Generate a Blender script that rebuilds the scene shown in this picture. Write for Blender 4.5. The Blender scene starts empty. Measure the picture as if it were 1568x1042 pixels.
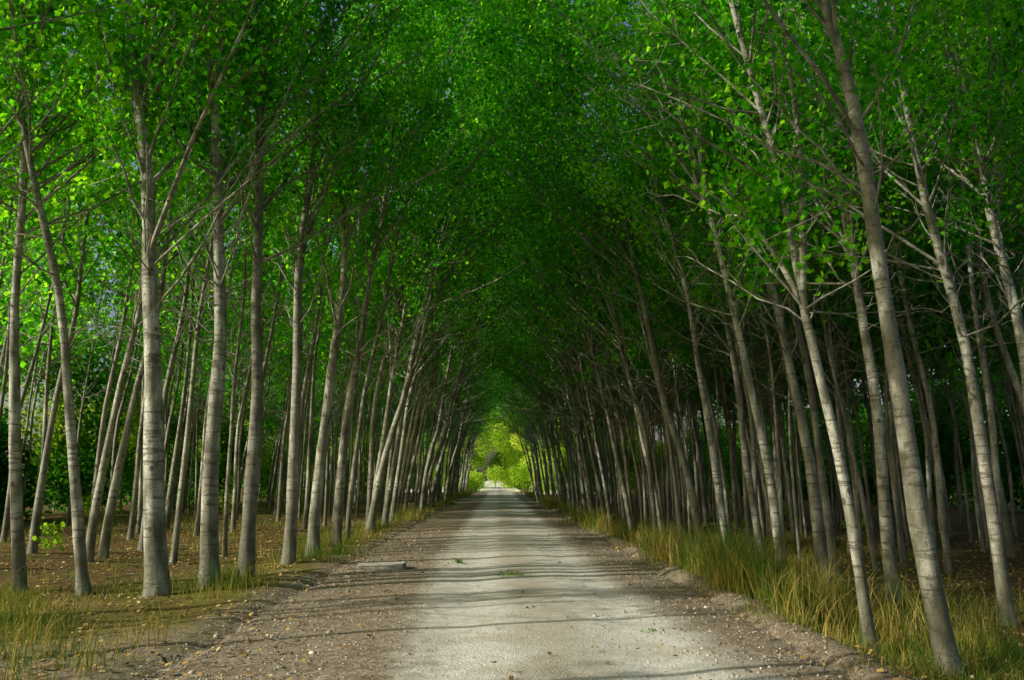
import bpy, math, random
import numpy as np
from mathutils import Vector
scene=bpy.context.scene
R=math.radians

# ---------------------------------------------------------------- mesh helpers
def quads_mesh(name,V,F,mats,mi=None,smooth=None,clump=None):
    V=np.asarray(V,dtype=np.float32).reshape(-1,3);F=np.asarray(F,dtype=np.int32).reshape(-1,4)
    me=bpy.data.meshes.new(name)
    me.vertices.add(len(V));me.vertices.foreach_set('co',V.ravel())
    me.loops.add(len(F)*4);me.loops.foreach_set('vertex_index',F.ravel())
    me.polygons.add(len(F));me.polygons.foreach_set('loop_start',np.arange(len(F),dtype=np.int32)*4)
    for m in mats: me.materials.append(m)
    if mi is not None: me.polygons.foreach_set('material_index',np.asarray(mi,dtype=np.int32))
    if smooth is not None: me.polygons.foreach_set('use_smooth',np.asarray(smooth,dtype=bool))
    me.update(calc_edges=True)
    if clump is not None:
        at=me.attributes.new('clump','FLOAT','FACE');at.data.foreach_set('value',np.asarray(clump,dtype=np.float32))
    return me
def add_obj(name,me,loc=(0,0,0),rot=(0,0,0),sc=(1,1,1),parent=None):
    o=bpy.data.objects.new(name,me);o.location=loc;o.rotation_euler=rot;o.scale=sc
    scene.collection.objects.link(o)
    if parent: o.parent=parent
    return o
def sstep(a,b,x):
    t=np.clip((x-a)/(b-a),0,1);return t*t*(3-2*t)

# ---------------------------------------------------------------- materials
def newmat(name):
    m=bpy.data.materials.new(name);m.use_nodes=True;nt=m.node_tree;nt.nodes.clear()
    out=nt.nodes.new('ShaderNodeOutputMaterial');return m,nt,out
def N(nt,t,**k):
    n=nt.nodes.new(t)
    for a,b in k.items(): setattr(n,a,b)
    return n
def ramp(nt,fac,stops):
    r=N(nt,'ShaderNodeValToRGB');e=r.color_ramp.elements
    while len(e)<len(stops): e.new(0.5)
    for i,(p,c) in enumerate(stops): e[i].position=p;e[i].color=(*c,1)
    nt.links.new(fac,r.inputs[0]);return r.outputs[0]
def mixc(nt,f,a,b,mode='MIX'):
    m=N(nt,'ShaderNodeMix',data_type='RGBA',blend_type=mode)
    for s,v in ((m.inputs[0],f),(m.inputs[6],a),(m.inputs[7],b)):
        if isinstance(v,(int,float)): s.default_value=v
        elif isinstance(v,tuple): s.default_value=(*v,1)
        else: nt.links.new(v,s)
    return m.outputs[2]
def math_(nt,op,a,b=0.0,c=0.0):
    m=N(nt,'ShaderNodeMath',operation=op)
    for s,v in zip(m.inputs,(a,b,c)):
        if isinstance(v,(int,float)): s.default_value=v
        else: nt.links.new(v,s)
    return m.outputs[0]
def noise(nt,vec,scale,detail=3,rough=.6):
    n=N(nt,'ShaderNodeTexNoise');n.inputs['Scale'].default_value=scale;n.inputs['Detail'].default_value=detail
    n.inputs['Roughness'].default_value=rough;nt.links.new(vec,n.inputs['Vector']);return n.outputs['Fac']
def mapr(nt,v,a,b,c,d):
    m=N(nt,'ShaderNodeMapRange');m.interpolation_type='SMOOTHSTEP'
    for i,x in zip((1,2,3,4),(a,b,c,d)): m.inputs[i].default_value=x
    nt.links.new(v,m.inputs[0]);return m.outputs[0]

def leaf_mat(name,dark,mid,bright,trans,tw=.5):
    # 'clump' = per-twig random tone value stored on the leaf faces, plus a per-leaf random
    m,nt,out=newmat(name);g=N(nt,'ShaderNodeNewGeometry');at=N(nt,'ShaderNodeAttribute',attribute_name='clump')
    f=math_(nt,'ADD',math_(nt,'MULTIPLY',at.outputs['Fac'],.7),math_(nt,'MULTIPLY',g.outputs['Random Per Island'],.38))
    col=ramp(nt,f,[(.12,dark),(.52,mid),(.98,bright)])
    tcol=mixc(nt,1.0,col,trans,'MULTIPLY')
    d=N(nt,'ShaderNodeBsdfDiffuse');nt.links.new(col,d.inputs[0])
    t=N(nt,'ShaderNodeBsdfTranslucent');nt.links.new(tcol,t.inputs[0])
    mx=N(nt,'ShaderNodeMixShader');mx.inputs[0].default_value=tw
    nt.links.new(d.outputs[0],mx.inputs[1]);nt.links.new(t.outputs[0],mx.inputs[2])
    nt.links.new(mx.outputs[0],out.inputs[0]);return m
M_leaf=leaf_mat('poplar_leaves',(.009,.085,.006),(.045,.25,.010),(.21,.45,.015),(3.1,2.8,1.2),.58)
M_shade=leaf_mat('leaves_shade_tint',(.008,.05,.005),(.02,.11,.008),(.08,.24,.012),(2.4,2.3,1.2),.45)  # darker leaf copy, shade painted into the colour
M_shrub=leaf_mat('shrub_leaves',(.07,.16,.01),(.14,.28,.015),(.28,.38,.03),(2.5,2.3,1.5),.5)
M_sunny=leaf_mat('leaves_sun_tint',(.18,.33,.02),(.36,.52,.04),(.56,.64,.08),(1.5,1.5,1.3),.5)  # paler leaf copy, sunlight painted into the colour

def bark_mat():
    m,nt,out=newmat('poplar_bark');tc=N(nt,'ShaderNodeTexCoord');oi=N(nt,'ShaderNodeObjectInfo')
    mp=N(nt,'ShaderNodeMapping');mp.inputs['Scale'].default_value=(3,3,1);nt.links.new(tc.outputs['Object'],mp.inputs[0])
    mp2=N(nt,'ShaderNodeMapping');mp2.inputs['Scale'].default_value=(1,1,9);nt.links.new(tc.outputs['Object'],mp2.inputs[0])
    a=noise(nt,mp.outputs[0],1.6,3);b=noise(nt,mp2.outputs[0],2.2,3,.7);c=noise(nt,tc.outputs['Object'],38,2)
    col=ramp(nt,a,[(.34,(.10,.105,.068)),(.5,(.27,.27,.195)),(.66,(.58,.575,.48))])
    rings=mapr(nt,b,.55,.64,0,1)
    col=mixc(nt,math_(nt,'MULTIPLY',rings,.7),col,(.06,.052,.035))
    sp=mapr(nt,c,.57,.67,0,1);col=mixc(nt,math_(nt,'MULTIPLY',sp,.65),col,(.05,.042,.03))
    mp3=N(nt,'ShaderNodeMapping');mp3.inputs['Scale'].default_value=(3.2,3.2,2.3);nt.links.new(tc.outputs['Object'],mp3.inputs[0])
    vo=N(nt,'ShaderNodeTexVoronoi');vo.inputs['Scale'].default_value=1.3;nt.links.new(mp3.outputs[0],vo.inputs['Vector'])
    eye=mapr(nt,math_(nt,'ADD',vo.outputs['Distance'],math_(nt,'MULTIPLY',c,.12)),.15,.24,.85,0);col=mixc(nt,eye,col,(.035,.03,.022))
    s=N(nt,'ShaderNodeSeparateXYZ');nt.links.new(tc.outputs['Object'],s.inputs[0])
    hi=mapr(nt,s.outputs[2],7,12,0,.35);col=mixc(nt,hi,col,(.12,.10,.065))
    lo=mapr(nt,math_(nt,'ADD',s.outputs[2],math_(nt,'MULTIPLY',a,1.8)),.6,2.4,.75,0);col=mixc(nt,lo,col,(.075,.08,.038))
    col=mixc(nt,math_(nt,'MULTIPLY',oi.outputs['Random'],.6),col,(.10,.095,.062))
    p=N(nt,'ShaderNodeBsdfPrincipled');p.inputs['Roughness'].default_value=.7
    nt.links.new(col,p.inputs['Base Color'])
    bp=N(nt,'ShaderNodeBump');bp.inputs['Strength'].default_value=.6;bp.inputs['Distance'].default_value=.02
    h=math_(nt,'SUBTRACT',a,math_(nt,'ADD',math_(nt,'MULTIPLY',rings,.5),math_(nt,'MULTIPLY',sp,.4)))
    nt.links.new(h,bp.inputs['Height']);nt.links.new(bp.outputs[0],p.inputs['Normal'])
    nt.links.new(p.outputs[0],out.inputs[0]);return m
M_bark=bark_mat()

def earth_mat(name,is_road):
    m,nt,out=newmat(name);tc=N(nt,'ShaderNodeTexCoord');O=tc.outputs['Object']
    s=N(nt,'ShaderNodeSeparateXYZ');nt.links.new(O,s.inputs[0]);X,Y=s.outputs[0],s.outputs[1]
    n1=noise(nt,O,1.1,4);n2=noise(nt,O,6,5,.7);n3=noise(nt,O,28,4,.7);n4=noise(nt,O,.35,3)
    v=N(nt,'ShaderNodeTexVoronoi');v.inputs['Scale'].default_value=26;nt.links.new(O,v.inputs['Vector'])
    v2=N(nt,'ShaderNodeTexVoronoi');v2.inputs['Scale'].default_value=60;nt.links.new(O,v2.inputs['Vector'])
    st=ramp(nt,v.outputs['Color'],[(.25,(.11,.08,.05)),(.6,(.27,.215,.15)),(.9,(.50,.44,.35))])
    gravel=mixc(nt,.45,ramp(nt,n2,[(.3,(.13,.10,.065)),(.7,(.37,.30,.21))]),st)
    litter=ramp(nt,n2,[(.3,(.03,.02,.01)),(.5,(.115,.07,.03)),(.72,(.30,.19,.065))])
    lv=ramp(nt,v.outputs['Color'],[(.35,(.04,.027,.013)),(.75,(.21,.13,.04)),(.95,(.42,.30,.10))])
    litter=mixc(nt,.5,litter,lv)
    litter=mixc(nt,mapr(nt,n4,.46,.64,.0,.6),litter,ramp(nt,n3,[(.35,(.05,.07,.012)),(.7,(.17,.17,.035))]))
    grassy=ramp(nt,n3,[(.35,(.07,.08,.015)),(.65,(.26,.21,.05))])
    jit=math_(nt,'ADD',math_(nt,'MULTIPLY',math_(nt,'SUBTRACT',n1,.5),1.3),math_(nt,'MULTIPLY',math_(nt,'SUBTRACT',n2,.5),.9))
    xj=math_(nt,'ADD',X,jit)
    dx=math_(nt,'ABSOLUTE',math_(nt,'SUBTRACT',xj,.05))
    grav=mapr(nt,dx,2.9,3.7,1,0)
    yy=math_(nt,'ADD',Y,math_(nt,'MULTIPLY',jit,1.5))
    pull=math_(nt,'MULTIPLY',mapr(nt,yy,8.2,9.8,1,0),mapr(nt,X,-.5,.5,1,0))
    grav=math_(nt,'MAXIMUM',grav,math_(nt,'MULTIPLY',pull,.85))
    vg=mapr(nt,dx,4.0,7.0,1,0)
    side=mixc(nt,vg,litter,grassy)
    side=mixc(nt,mapr(nt,n4,.48,.62,0,.75),side,litter)
    col=mixc(nt,grav,side,gravel)
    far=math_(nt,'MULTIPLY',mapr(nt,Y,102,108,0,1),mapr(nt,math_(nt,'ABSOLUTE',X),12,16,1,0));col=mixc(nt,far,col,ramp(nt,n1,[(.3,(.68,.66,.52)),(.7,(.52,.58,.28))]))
    if is_road:
        pale=ramp(nt,n2,[(.3,(.42,.385,.32)),(.5,(.62,.59,.52)),(.72,(.76,.735,.68))])
        pale=mixc(nt,.3,pale,ramp(nt,v2.outputs['Color'],[(.2,(.27,.24,.19)),(.7,(.70,.66,.59))]))
        pale=mixc(nt,mapr(nt,n1,.46,.64,0,.55),pale,(.40,.35,.27))
        lx=math_(nt,'ADD',math_(nt,'ADD',X,math_(nt,'MULTIPLY',jit,.55)),mapr(nt,Y,4,16,-.25,.15))
        l=mapr(nt,lx,-1.25,-.65,0,1);r=mapr(nt,lx,1.55,2.3,1,0)
        pm=math_(nt,'MULTIPLY',l,r)
        cr=math_(nt,'ABSOLUTE',math_(nt,'SUBTRACT',lx,.5));cm=math_(nt,'MULTIPLY',mapr(nt,cr,.1,.55,.7,0),mapr(nt,n2,.4,.6,.35,1))
        pale=mixc(nt,cm,pale,(.33,.28,.20))
        col=mixc(nt,pm,col,pale)
    p=N(nt,'ShaderNodeBsdfPrincipled');p.inputs['Roughness'].default_value=.95;p.inputs['Specular IOR Level'].default_value=.1
    nt.links.new(col,p.inputs['Base Color'])
    bp=N(nt,'ShaderNodeBump');bp.inputs['Strength'].default_value=.75 if is_road else .8;bp.inputs['Distance'].default_value=.018 if is_road else .03
    h=math_(nt,'ADD',n3,math_(nt,'MULTIPLY',v2.outputs['Distance'],-.3));h=math_(nt,'ADD',h,math_(nt,'MULTIPLY',n2,.8))
    nt.links.new(h,bp.inputs['Height']);nt.links.new(bp.outputs[0],p.inputs['Normal'])
    nt.links.new(p.outputs[0],out.inputs[0]);return m
M_ground=earth_mat('forest_floor',False);M_road=earth_mat('dirt_road',True)

def grass_mat():
    m,nt,out=newmat('dry_grass');g=N(nt,'ShaderNodeNewGeometry');tc=N(nt,'ShaderNodeTexCoord')
    f=noise(nt,tc.outputs['Object'],.75,2)
    f=math_(nt,'ADD',math_(nt,'MULTIPLY',f,2.2),math_(nt,'MULTIPLY',g.outputs['Random Per Island'],.6));f=math_(nt,'SUBTRACT',f,1.0)
    col=ramp(nt,f,[(.1,(.05,.13,.016)),(.42,(.18,.22,.035)),(.64,(.38,.29,.06)),(.95,(.58,.46,.17))])
    d=N(nt,'ShaderNodeBsdfDiffuse');nt.links.new(col,d.inputs[0]);t=N(nt,'ShaderNodeBsdfTranslucent');nt.links.new(col,t.inputs[0])
    mx=N(nt,'ShaderNodeMixShader');mx.inputs[0].default_value=.4
    nt.links.new(d.outputs[0],mx.inputs[1]);nt.links.new(t.outputs[0],mx.inputs[2]);nt.links.new(mx.outputs[0],out.inputs[0]);return m
M_grass=grass_mat()
def isl_mat(name,stops,rough=.9):
    m,nt,out=newmat(name);g=N(nt,'ShaderNodeNewGeometry')
    col=ramp(nt,g.outputs['Random Per Island'],stops)
    p=N(nt,'ShaderNodeBsdfPrincipled');p.inputs['Roughness'].default_value=rough
    nt.links.new(col,p.inputs['Base Color']);nt.links.new(p.outputs[0],out.inputs[0]);return m
M_fallen=isl_mat('fallen_leaf',[(0,(.08,.05,.02)),(.4,(.26,.15,.04)),(.75,(.48,.30,.06)),(1,(.55,.45,.25))])
M_stone=isl_mat('gravel_stone',[(0,(.15,.12,.085)),(.6,(.34,.29,.22)),(1,(.55,.5,.42))])

# ---------------------------------------------------------------- terrain
def und(x,y): return .03*np.sin(x*.9+1.3*np.sin(y*.31))+.025*np.sin(y*.7+x*.4)+.02*np.sin(x*2.3-y*1.7)
def gz(x,y):
    x=np.asarray(x,float);y=np.asarray(y,float)
    z=-.30*sstep(3.1,4.4,x)-.05*sstep(-3,-6,x)
    z=z+.08*np.exp(-((x-3.2)/.35)**2)+.06*np.exp(-((x+3.3)/.5)**2)
    side=sstep(2.6,4.0,np.abs(x));z=z+und(x,y)*side
    return z
def road_h(x,y): return .04*(1-(x/3.2)**2)+.006*np.sin(x*2.1+y*.4)-.02*np.exp(-((x+.4)/.35)**2)-.02*np.exp(-((x-1.4)/.35)**2)
xs=np.unique(np.concatenate([np.linspace(-900,-60,8),np.linspace(-60,-12,25),np.linspace(-12,12,121),np.linspace(12,60,25),np.linspace(60,900,8)]))
ys=np.unique(np.concatenate([np.linspace(-300,-12,8),np.linspace(-12,30,141),np.linspace(30,160,131),np.linspace(160,1500,12)]))
gx,gy=np.meshgrid(xs,ys);zz=gz(gx,gy)-.05*(np.abs(gx)<2.95)
def grid(nx,ny):
    i=np.arange(ny-1)[:,None]*nx+np.arange(nx-1)[None,:];i=i.ravel();return np.stack([i,i+1,i+nx+1,i+nx],1)
Fg=grid(len(xs),len(ys))
add_obj('ground',quads_mesh('ground',np.stack([gx,gy,zz],-1),Fg,[M_ground],None,np.ones(len(Fg))))
rng=np.random.default_rng(5)
ry=np.unique(np.concatenate([np.linspace(-12,30,300),np.linspace(30,170,200)]));rt=np.linspace(-1,1,61)
T,RY=np.meshgrid(rt,ry)
jl=rng.normal(0,.05,len(ry))+.08*np.sin(ry*1.3);jr=rng.normal(0,.05,len(ry))+.08*np.sin(ry*1.1+2)
RX=np.where(T<0,T*(3.0+jl[:,None]),T*(3.05+jr[:,None]))
RZ=road_h(RX,RY)+.012*(1-np.abs(T))-.05*sstep(.93,1,np.abs(T))
Fr=grid(len(rt),len(ry))
add_obj('dirt_road',quads_mesh('dirt_road',np.stack([RX,RY,RZ],-1),Fr,[M_road],None,np.ones(len(Fr))))

# ---------------------------------------------------------------- trees
def tube(V,F,P,rad,n,off):
    P=np.asarray(P,float);k=len(P)
    T=np.gradient(P,axis=0);T/=np.linalg.norm(T,axis=1)[:,None]+1e-9
    ref=np.array([0,1,0.]) if abs(T[0,2])>.8 else np.array([0,0,1.])
    A=np.cross(T,ref);A/=np.linalg.norm(A,axis=1)[:,None]+1e-9;B=np.cross(T,A)
    an=np.arange(n)*2*math.pi/n
    ring=P[:,None,:]+np.asarray(rad)[:,None,None]*(np.cos(an)[None,:,None]*A[:,None,:]+np.sin(an)[None,:,None]*B[:,None,:])
    V.append(ring.reshape(-1,3))
    i=np.arange(k-1)[:,None]*n;j=np.arange(n)[None,:];j2=(j+1)%n
    F.append((off+np.stack([i+j,i+j2,i+n+j2,i+n+j],-1)).reshape(-1,4))
    return off+k*n
def leaves(rs,pts,size):
    n=len(pts);a=rs.normal(0,1,(n,3));a[:,2]-=.5;a/=np.linalg.norm(a,axis=1)[:,None]
    r=rs.normal(0,1,(n,3));b=np.cross(a,r);b/=np.linalg.norm(b,axis=1)[:,None];c=np.cross(a,b)
    s=(size*rs.uniform(.65,1.3,n))[:,None]
    v=np.stack([pts,pts+a*s*.4+b*s*.45+c*s*.08,pts+a*s,pts+a*s*.4-b*s*.45+c*s*.08],1)
    return v.reshape(-1,3)
def make_tree(name,seed,H=14,r0=.16,lean=(0,0),curve=(0,0),clear=4.0,leaf0=5.2,nb=52,lpt=26,lsize=.10,bias=0.,fork=None,kink=0.0,Lm=2.9,top=.7):
    rs=np.random.default_rng(seed);V=[];F=[];off=0
    hs=np.concatenate([[-.4,0,.12,.35,.8],np.arange(1.5,H,.75),[H]])
    ph=rs.uniform(0,6,4)
    def path(h):
        h=np.asarray(h,float);hh=np.clip(h,0,None)
        x=lean[0]*hh+curve[0]*hh**2+(.07+kink)*np.sin(hh*.55+ph[0])*np.clip(hh/4,0,1)+.025*np.sin(hh*1.7+ph[1])*np.clip(hh/4,0,1)
        y=lean[1]*hh+curve[1]*hh**2+.08*np.sin(hh*.5+ph[2])*np.clip(hh/4,0,1)
        return np.stack([x,y,h],-1)
    def rad(h):
        h=np.asarray(h,float)
        return np.maximum(r0*(1-.93*np.clip(h/H,0,1)**.9)*(1+.3*np.exp(-np.clip(h,0,9)/.18)),.012)
    rr=rad(hs)*(1+.04*rs.normal(size=len(hs)))
    off=tube(V,F,path(hs),rr,12,off)
    LP=[];LC=[]
    t=np.sort(rs.uniform(0,1,nb))
    for i in range(nb):
        h=clear+(H-.4-clear)*t[i]**.98
        u=(h-clear)/(H-clear)
        az=rs.uniform(0,2*math.pi)
        L=(Lm*(1-u)**.65+top)*rs.uniform(.6,1.2)*(1+bias*math.cos(az))
        dead=h<leaf0+rs.uniform(-.5,1.8)
        if dead: L*=rs.uniform(.25,.75)
        el=R(rs.uniform(35,66)) if not dead else R(rs.uniform(5,60))
        k=6;s=np.linspace(0,1,k)
        e=el+s*R(rs.uniform(-5,25));azs=az+s*rs.uniform(-.6,.6)
        st=np.stack([np.cos(e)*np.cos(azs),np.cos(e)*np.sin(azs),np.sin(e)],-1)*(L/(k-1))+rs.normal(0,.045,(k,3))
        P=path(h)+np.concatenate([[[0,0,0]],np.cumsum(st[:-1],0)])
        rb=min(float(rad(h))*.4,(.005+.005*L) if dead else (.006+.008*L))
        off=tube(V,F,P,rb*(1-.85*s)+.0025,5,off)
        nt_=int((3 if dead else 5)+L*1.1);cb=rs.uniform(0,1)
        for j in range(nt_):
            q=rs.uniform(.2,1.0);fi=q*(k-1);a0=int(min(fi,k-2));b0=P[a0]+(P[a0+1]-P[a0])*(fi-a0)
            l2=L*rs.uniform(.2,.45)*(1.15-q*.5)
            d=st[a0]/np.linalg.norm(st[a0])+rs.normal(0,.55,3);d[2]+=.1;d/=np.linalg.norm(d)
            d2=d+rs.normal(0,.3,3)
            Q=np.array([b0,b0+d*l2*.5,b0+d*l2*.5+d2*l2*.5])
            off=tube(V,F,Q,[.006,.0045,.002],3,off)
            if not dead:
                m=int(lpt*rs.uniform(.3,1.6));w=rs.uniform(0,1,m)[:,None]
                pts=b0+(Q[2]-b0)*w*1.1+rs.normal(0,.08+.07*l2,(m,3))
                LP.append(pts);LC.append(np.full(m,.5*cb+.5*rs.uniform(0,1)))
    if fork:
        for (h0,dx,dy,dz,rk) in fork:
            s=np.linspace(0,1,8)[:,None];b0=path(h0)
            P=b0+s*np.array([dx,dy,dz])+np.sin(s*math.pi)*np.array([-.12*np.sign(dx),0,-.1])
            off=tube(V,F,P,rk*(1-.6*s[:,0]),8,off)
            for j in range(16):
                q=rs.uniform(.35,1);b=P[int(q*7)];d=rs.normal(0,1,3);d[2]=abs(d[2]);d/=np.linalg.norm(d);l=rs.uniform(.5,1.3)
                Q=np.array([b,b+d*l*.5,b+d*l]);off=tube(V,F,Q,[.012,.008,.003],4,off)
                LP.append(b+d*l*rs.uniform(.2,1,(lpt*2,1))+rs.normal(0,.2,(lpt*2,3)));LC.append(np.full(lpt*2,rs.uniform(.1,.9)))
    V=np.concatenate(V);F=np.concatenate(F);nw=len(F)
    lp=np.concatenate(LP);lv=leaves(rs,lp,lsize);nl=len(lp)
    LF=off+np.arange(nl*4).reshape(-1,4)
    V=np.concatenate([V,lv]);F=np.concatenate([F,LF])
    mi=np.concatenate([np.zeros(nw),np.ones(nl)])
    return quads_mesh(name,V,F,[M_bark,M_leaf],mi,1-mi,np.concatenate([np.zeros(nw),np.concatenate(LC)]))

def gzs(x,y): return float(gz(x,y))
hero=[
 (-4.72,11.87,.155,-.10,-.002,{}),(-4.29,12.7,.135,-.045,0,{}),(-4.09,13.8,.13,.0,-.001,{}),(-3.9,15.8,.125,.0,.002,{}),
 (-3.96,18.1,.135,.03,.004,{}),(-3.87,20.2,.115,.05,.006,{}),
 (-6.0,12.4,.085,-.17,-.004,{}),(-7.2,12.9,.095,-.10,-.003,{}),
 (4.49,8.46,.11,-.095,-.002,{}),
 (4.13,9.4,.068,-.07,-.012,dict(fork=[(3.9,-.85,.2,1.6,.045),(4.0,-.1,-.1,3.6,.055)])),
 (6.55,13.9,.11,-.03,-.004,{}),(6.9,11.4,.095,-.07,-.003,{}),(6.3,16.2,.12,-.08,-.003,{}),(6.8,16.9,.09,-.05,-.006,{}),
 (6.1,19.2,.10,-.09,-.005,{}),(5.1,18.3,.095,-.10,-.007,{}),(5.0,14.7,.095,-.09,-.006,{}),(8.3,12.4,.11,-.04,-.004,{}),
]
rnd=random.Random(3)
for i,(x,y,r,l,c,k) in enumerate(hero):
    me=make_tree('poplar_tree',100+i,H=rnd.uniform(14.2,16.5),r0=r,lean=(l,rnd.uniform(-.02,.02)),curve=(c,0),clear=rnd.uniform(3.4,4.6),
        leaf0=5.0,nb=76,lpt=31,lsize=.092,bias=(.4 if x<0 else -.4),kink=rnd.uniform(0,.05),**k)
    add_obj('poplar_tree',me,(x,y,gzs(x,y)))
def edgem(s0,lpt,ls,nb): return [make_tree('poplar_edge',s0+i,H=16.2+i*.45,r0=.074+.019*(i%3),lean=(.06+.03*(i%3),.02*(i%2)),curve=(.010+.0015*(i%2),0),clear=3.6+.3*(i%3),
      leaf0=5.6,nb=nb,lpt=lpt,lsize=ls,bias=.65,Lm=3.0,top=1.5,kink=.025*i) for i in range(6)]
edge=edgem(200,25,.115,78);edge_f=edgem(240,10,.18,54)
inner=[make_tree('poplar_inner',300+i,H=13.6+i*.4,r0=.062+.016*(i%3),lean=(.02+.035*(i%3),0),curve=(.002*(i%2),0),clear=4.0+.4*(i%3),
      leaf0=6.0,nb=41,lpt=13,lsize=.14,bias=.1,kink=.03*i) for i in range(6)]
deep=[make_tree('poplar_deep',350+i,H=12.8+i*.4,r0=.060+.016*(i%3),lean=(.02+.035*(i%3),0),curve=(.002*(i%2),0),clear=3.8+.4*(i%3),
      leaf0=4.8,nb=34,lpt=8,lsize=.24,bias=.1,kink=.02*i) for i in range(6)]
placed=[(h[0],h[1]) for h in hero]
far=bpy.data.objects.new('distant_poplar_trees',None);scene.collection.objects.link(far)
cnt=0
def plant(x,y,pool,rot,mind=1.0,sc=1,thin=1):
    global cnt
    for a,b in placed:
        if (a-x)**2+(b-y)**2<mind*mind: return
    placed.append((x,y));cnt+=1
    s=rnd.uniform(.88,1.1)*sc
    add_obj('poplar_tree',rnd.choice(pool),(x,y,gzs(x,y)-.05),(rnd.gauss(0,.02),rnd.gauss(0,.018),rot),(s*thin,s*thin,s*rnd.uniform(.95,1.05)),far if y>42 or abs(x)>16 else None)
END=103
# avenue rows past the viewpoint: unseen, added to cut ambient and shade the road
for y in (-13,-10.4,-8,-5.6,-3.3,-1,1.2,3.4,5.2):
    plant(-4.4+rnd.uniform(-.2,.2),y,edge_f,rnd.uniform(-.5,.5))
for y in (-12,-9,-6.5,-4,-1.8,.6,2.9):
    plant(4.9+rnd.uniform(-.2,.2),y,edge_f,math.pi+rnd.uniform(-.5,.5))
y=22.1
while y<END:
    plant(-3.95+rnd.uniform(-.3,.3),y+rnd.uniform(-.4,.4),edge if y<60 else edge_f,rnd.uniform(-.45,.45),.8,1.05 if y<45 else 1);y+=1.75
y=20.6
while y<END:
    plant(4.75+rnd.uniform(-.45,.45),y+rnd.uniform(-.4,.4),edge if y<60 else edge_f,math.pi+rnd.uniform(-.45,.45),.8,1.05 if y<45 else 1);y+=1.75
for x0 in (-6.2,-8.4,-10.7,-13.1,-15.6,-18.4):
    vis=-x0*1.5-1      # unseen near trees are thinned below this so sun reaches the foreground
    y=-6 if x0>-17 else 26
    while y<(80 if x0<-10 else END-2):
        sun_gap=((y+.33*abs(x0)+1.5)%8.5)<2.9 and 9<y<75     # strips left treeless along the sun direction to band the road with light
        if not sun_gap and not(x0>-7 and 6<y<11) and (y>vis or rnd.random()<.5): plant(x0+rnd.uniform(-.5,.5),y+rnd.uniform(-.5,.5),inner if y<60 and x0>-17 else deep,rnd.uniform(-1.2,1.2),.9)
        y+=(1.85 if y>14 else 2.9) if y>4 else 4.2
for x0 in np.arange(7.0,27,2.15):
    y=5.
    while y<END-2:
        if x0<.72*y+2 and x0<31-y*.3 and not(x0<9 and y<12): plant(x0+rnd.uniform(-.6,.6),y+rnd.uniform(-.6,.6),inner if (x0<12 and y<50) else deep,math.pi+rnd.uniform(-.9,.9),1.05)
        y+=2.05
for i in range(110):
    x=rnd.uniform(5.8,16);y=rnd.uniform(17,44);plant(x,y,inner if x<11 else deep,math.pi+rnd.uniform(-.9,.9),.7,.85,.8)
for x0 in (-24.5,):
    y=36
    while y<80:
        if ((y+.33*abs(x0)+1.5)%8.5)>2.9: plant(x0+rnd.uniform(-.8,.8),y,deep,rnd.uniform(-3,3),1.1,.95)  # same sun gaps kept open in the back row
        y+=2.6
for i in range(34):
    plant(rnd.uniform(-22,26),rnd.uniform(165,185),deep,rnd.uniform(-3,3),sc=1.25)
me=make_tree('leaning_tree',777,H=11,r0=.07,lean=(-.26,0),curve=(-.006,0),clear=3.5,leaf0=5,nb=22,lpt=18,lsize=.1)
add_obj('leaning_poplar_tree',me,(2.95,60,0))

# ---------------------------------------------------------------- shrubs
def shrub_mass(name,blobs,per,size,seed,mat=None):
    rs=np.random.default_rng(seed);P=[];C=[]
    for (x,y,z,rx,ry_,rz) in blobs:
        n=int(per*(rx*ry_*rz)**.6)+20
        d=rs.normal(0,1,(n,3));d/=np.linalg.norm(d,axis=1)[:,None];q=rs.uniform(.35,1.05,n)[:,None]
        p=d*q*np.array([rx,ry_,rz])+np.array([x,y,z]);p=p[p[:,2]>-.2];P.append(p);C.append(np.full(len(p),rs.uniform(0,1)))
    P=np.concatenate(P);v=leaves(rs,P,size);F=np.arange(len(P)*4).reshape(-1,4)
    return add_obj(name,quads_mesh(name,v,F,[mat or M_shrub],clump=np.concatenate(C)))
rs=np.random.default_rng(9)
bl=[];bl2=[]
for i in range(320):
    y=rs.uniform(24,105);s=rs.uniform(.5,1.2);z=rs.uniform(.5,10)*rs.uniform(.6,1)*(1 if y>33 else .45)
    (bl if rs.uniform()<(.9 if z<3 else .5) else bl2).append((-21.5+rs.normal(0,1.1),y,z,1.5*s,1.9*s,1.5*s))  # low blobs mostly take the leaf colour with shade painted in
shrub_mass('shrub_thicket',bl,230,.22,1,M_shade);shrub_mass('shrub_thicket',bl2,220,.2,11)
bl=[]
for i in range(340):
    y=rs.uniform(16,106);s=rs.uniform(.5,1.2);bl.append((30.5-max(0,y-60)*.12+rs.normal(0,1.3),y,rs.uniform(.2,10)*rs.uniform(.5,1),1.8*s,2.2*s,1.7*s))
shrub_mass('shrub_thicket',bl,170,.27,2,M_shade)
bl=[]
for i in range(12):
    bl.append((-rs.uniform(2.6,4.6),rs.uniform(105,122),rs.uniform(.3,2.0),1.1,1.5,1.2))
for i in range(26):
    bl.append((rs.uniform(2.9,9),rs.uniform(106,128),rs.uniform(.5,9),1.5,1.7,1.3))
for i in range(56):
    bl.append((rs.uniform(-16,16),rs.uniform(136,144),rs.uniform(1.4,12),1.8,1.6,1.6))
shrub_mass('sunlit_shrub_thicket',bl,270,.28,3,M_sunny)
bl=[]
for i in range(120):
    bl.append((rs.uniform(-30,34),rs.uniform(154,162),rs.uniform(.5,14),2.4,2,2.2))
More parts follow.
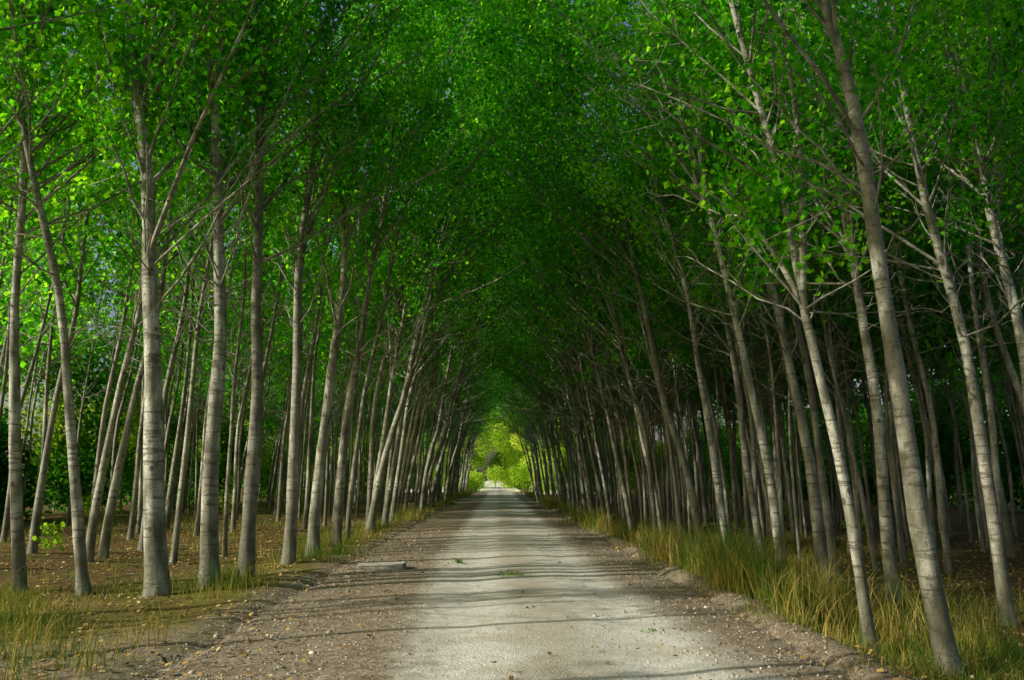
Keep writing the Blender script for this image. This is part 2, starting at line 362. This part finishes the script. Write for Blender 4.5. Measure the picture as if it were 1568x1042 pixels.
for i in range(60):
    bl.append((rs.choice([rs.uniform(-20,-11),rs.uniform(9,22)]),rs.uniform(100,106),rs.uniform(.3,6),2,1.5,1.6))
shrub_mass('shrub_thicket',bl,240,.32,6)
bl=[]
for i in range(16):
    x=rs.choice([rs.uniform(-19,-8),rs.uniform(9,26)]);y=rs.uniform(18,70);s=rs.uniform(.3,.7);bl.append((x,y,s*.8,s,s,s*1.1))
shrub_mass('undergrowth_bushes',bl,420,.11,4)

# ---------------------------------------------------------------- grass, litter, stones
def blades(name,P,H,W,seed,mat=M_grass,bend=.35):
    rs=np.random.default_rng(seed);n=len(P);a=rs.uniform(0,2*math.pi,n);w=np.stack([np.cos(a),np.sin(a),0*a],1)*W[:,None]*.5
    b=rs.uniform(0,2*math.pi,n);l=np.stack([np.cos(b),np.sin(b),0*b],1)*(H*rs.uniform(0,bend*1.6,n))[:,None]
    up=np.array([0,0,1.])[None]*H[:,None]
    p1=P+up*.55+l*.35;p2=P+up*(1-.15*rs.uniform(0,1,n))[:,None]+l
    v=np.stack([P-w,P+w,p1-w*.75,p1+w*.75,p2-w*.12,p2+w*.12],1).reshape(-1,3)
    i=np.arange(n)[:,None]*6;F=np.concatenate([i+np.array([[0,1,3,2]]),i+np.array([[2,3,5,4]])],0)
    return add_obj(name,quads_mesh(name,v,F,[mat],clump=np.full(len(F),.5)))
def patch(x,y): 
    return .5+.5*np.sin(x*1.7+2*np.sin(y*.53)+y*.37)*np.cos(y*.81+np.sin(x*1.3+y*.19)*1.5)
def clumps(rs,nc,per,xr,yr,spread,hr,ypow=1.0,wid=.0065,thr=.0):
    cx=rs.triangular(xr[0],(xr[0]+xr[1])/2,xr[1],nc);cy=yr[0]+(yr[1]-yr[0])*rs.uniform(0,1,nc)**ypow
    pt=patch(cx,cy);k=pt>thr*rs.uniform(.6,1.4,nc);cx=cx[k];cy=cy[k];pt=pt[k];nc=len(cx)
    ch=rs.uniform(*hr,nc)*(.35+.9*pt)
    x=np.repeat(cx,per)+rs.normal(0,spread,nc*per);y=np.repeat(cy,per)+rs.normal(0,spread,nc*per)
    h=np.repeat(ch,per)*rs.uniform(.3,1.15,nc*per);z=gz(x,y)-.02
    w=wid*(.7+.055*np.maximum(y,0))
    return np.stack([x,y,z],1),h,w
def cat(L): return [np.concatenate(a) for a in zip(*L)]
rs=np.random.default_rng(21)
L=[clumps(rs,760,38,(2.8,6.2),(9.0,32),.17,(.12,.8),1.2,thr=.6),clumps(rs,300,30,(3.0,6),(4.0,10),.14,(.08,.4),thr=.4),
   clumps(rs,560,22,(2.7,4.9),(30,105),.25,(.25,.75),1.3,thr=.5),clumps(rs,320,22,(4.6,12),(7,28),.2,(.1,.4),thr=.4),
   clumps(rs,150,60,(3.0,4.8),(10.5,17.5),.18,(.6,1.15),thr=.25)]
blades('dry_grass',*cat(L),1,M_grass,.5)
L=[clumps(rs,420,24,(-5.4,-2.8),(10.5,30),.14,(.08,.45),1.3,thr=.64),clumps(rs,460,22,(-4.6,-2.7),(30,105),.25,(.2,.7),1.3,thr=.5),
   clumps(rs,380,26,(-10,-3.4),(8.8,13.0),.16,(.05,.28),thr=.45),clumps(rs,340,22,(-16,-5),(12,34),.25,(.1,.45),thr=.48),
   clumps(rs,40,12,(-5.4,-3.1),(6.0,8.6),.12,(.3,.85)),clumps(rs,260,10,(-8,-2.4),(5,9.5),.14,(.03,.14),thr=.3)]
blades('dry_grass',*cat(L),2,M_grass,.5)
L=[clumps(rs,1,60,(.22,.23),(13.9,13.91),.12,(.1,.14)),clumps(rs,1,26,(-.72,-.71),(16,16.01),.05,(.15,.2)),clumps(rs,1,30,(1.62,1.63),(8.9,8.91),.07,(.07,.12))]
P,H,W=cat(L);P[:,2]=.03
m_w=leaf_mat('weed_leaves',(.06,.13,.02),(.12,.2,.03),(.18,.26,.04),(1.4,1.4,1.2),.35)
blades('road_weeds',P,H,W*2.2,3,m_w,.9)

def flat_leaves(name,P,size,seed,mat):
    rs=np.random.default_rng(seed);n=len(P);a=rs.uniform(0,2*math.pi,n)
    A=np.stack([np.cos(a),np.sin(a),rs.normal(0,.25,n)],1);B=np.stack([-np.sin(a),np.cos(a),rs.normal(0,.3,n)],1)
    s=(size*rs.uniform(.6,1.3,n))[:,None];v=np.stack([P,P+A*s*.45+B*s*.4,P+A*s,P+A*s*.45-B*s*.4],1)
    v[:,:,2]=np.maximum(v[:,:,2],P[:,2:3]-.004)+np.abs(rs.normal(0,.01,(n,4)))
    return add_obj(name,quads_mesh(name,v.reshape(-1,3),np.arange(n*4).reshape(-1,4),[mat]))
n=74000
x=np.concatenate([rs.uniform(-16,-1.0,n//2),rs.uniform(2.0,16,n//2)]);y=3.5+32*rs.uniform(0,1,n)**1.5
keep=(np.abs(x-.5)>rs.uniform(1.4,4.2,n))&(patch(x*1.3,y*1.2)>rs.uniform(0,.8,n))
x=x[keep];y=y[keep]
z=np.where((x>-3)&(x<3.05),road_h(x,y)+.012,gz(x,y))+.008
flat_leaves('fallen_leaves',np.stack([x,y,z],1),.06,4,M_fallen)
x=rs.uniform(-1,2,200);y=4+22*rs.uniform(0,1,200)**1.3
flat_leaves('fallen_leaves',np.stack([x,y,road_h(x,y)+.016],1),.05,5,M_fallen)
n=9000
x=np.concatenate([rs.uniform(-3.1,-.9,n//2),rs.uniform(1.7,3.2,n//3),rs.uniform(-1,1.8,n-n//2-n//3)]);y=3.8+22*rs.uniform(0,1,n)**1.6
z=np.where(np.abs(x)<2.95,road_h(x,y)+.008,gz(x,y))
s=rs.uniform(.004,.014,n)*(1+(rs.uniform(0,1,n)>.975)*1.4)
cb=np.array([[-1,-1,-.6],[1,-1,-.6],[1,1,-.6],[-1,1,-.6],[-.6,-.6,.7],[.6,-.6,.7],[.6,.6,.7],[-.6,.6,.7]])
v=cb[None]*(1+rs.normal(0,.22,(n,8,3)));a=rs.uniform(0,6.28,n)
c_,s_=np.cos(a)[:,None],np.sin(a)[:,None];v=np.stack([v[:,:,0]*c_-v[:,:,1]*s_*.8,v[:,:,0]*s_+v[:,:,1]*c_*.8,v[:,:,2]*.7],-1)
v=v*s[:,None,None]+np.stack([x,y,z],1)[:,None]
f=np.array([[0,3,2,1],[4,5,6,7],[0,1,5,4],[1,2,6,5],[2,3,7,6],[3,0,4,7]])
F=(np.arange(n)[:,None,None]*8+f[None]).reshape(-1,4)
add_obj('gravel',quads_mesh('gravel',v.reshape(-1,3),F,[M_stone]))
V=[];F=[];off=0
for i in range(150):
    x=rs.choice([rs.uniform(-9,-1.3),rs.uniform(2.1,9)]);y=rs.uniform(5,22);a=rs.uniform(0,6.28);l=rs.uniform(.15,.7)
    z=(float(road_h(x,y))+.02 if abs(x)<3 else gzs(x,y)+.015)
    p=np.array([[x,y,z],[x+math.cos(a)*l*.5,y+math.sin(a)*l*.5,z+.012],[x+math.cos(a+.3)*l,y+math.sin(a+.3)*l,z]])
    off=tube(V,F,p,[.008,.006,.003],4,off)
F_=np.concatenate(F);add_obj('fallen_twigs',quads_mesh('fallen_twigs',np.concatenate(V),F_,[M_bark]))
import bmesh
bm=bmesh.new();bmesh.ops.create_cube(bm,size=1)
for v in bm.verts: v.co.x*=.86;v.co.y*=.42;v.co.z*=.13
bmesh.ops.bevel(bm,geom=bm.edges[:],offset=.018,segments=2,affect='EDGES')
bmesh.ops.subdivide_edges(bm,edges=bm.edges[:],cuts=2,use_grid_fill=True)
for v in bm.verts:
    v.co+=Vector((rnd.uniform(-.006,.006),rnd.uniform(-.006,.006),rnd.uniform(-.005,.005)))
    if v.co.x>.3 and v.co.y<-.1: v.co.x-=.05
me=bpy.data.meshes.new('concrete_slab');bm.to_mesh(me);bm.free()
m,nt,out=newmat('weathered_concrete');tc=N(nt,'ShaderNodeTexCoord');p=N(nt,'ShaderNodeBsdfPrincipled');p.inputs['Roughness'].default_value=.9
nt.links.new(ramp(nt,noise(nt,tc.outputs['Object'],9,6,.7),[(.3,(.2,.18,.14)),(.6,(.42,.39,.33)),(.8,(.5,.48,.42))]),p.inputs[0]);nt.links.new(p.outputs[0],out.inputs[0])
me.materials.append(m);add_obj('concrete_slab',me,(-2.05,15.0,.065),(R(2),R(-2),R(6)))

# ---------------------------------------------------------------- light, sky, camera
sun_dir=Vector((-.95,-.31,0)).normalized();EL=R(25)
sd=Vector((sun_dir.x*math.cos(EL),sun_dir.y*math.cos(EL),math.sin(EL)))
ld=bpy.data.lights.new('sun','SUN');ld.energy=5;ld.angle=R(.5);ld.color=(1,.95,.83)
lo=bpy.data.objects.new('sun',ld);lo.rotation_euler=sd.to_track_quat('Z','Y').to_euler();scene.collection.objects.link(lo)
w=bpy.data.worlds.new('World');scene.world=w;w.use_nodes=True;nt=w.node_tree
bg=nt.nodes['Background'];sk=nt.nodes.new('ShaderNodeTexSky');sk.sky_type='NISHITA';sk.sun_disc=False
sk.dust_density=4;sk.ozone_density=.6
sk.sun_elevation=EL;sk.sun_rotation=math.atan2(sd.x,sd.y);nt.links.new(sk.outputs[0],bg.inputs[0]);bg.inputs[1].default_value=.14
cd=bpy.data.cameras.new('camera');cd.lens=28.7;cd.sensor_width=36;cd.clip_end=3000;cd.clip_start=.05
co=bpy.data.objects.new('camera',cd);co.location=(0,0,1.6);co.rotation_euler=(R(90+9.7),0,R(-1.0));scene.collection.objects.link(co);scene.camera=co
scene.view_settings.view_transform='Standard';scene.view_settings.look='None';scene.view_settings.exposure=0
print('trees',cnt)
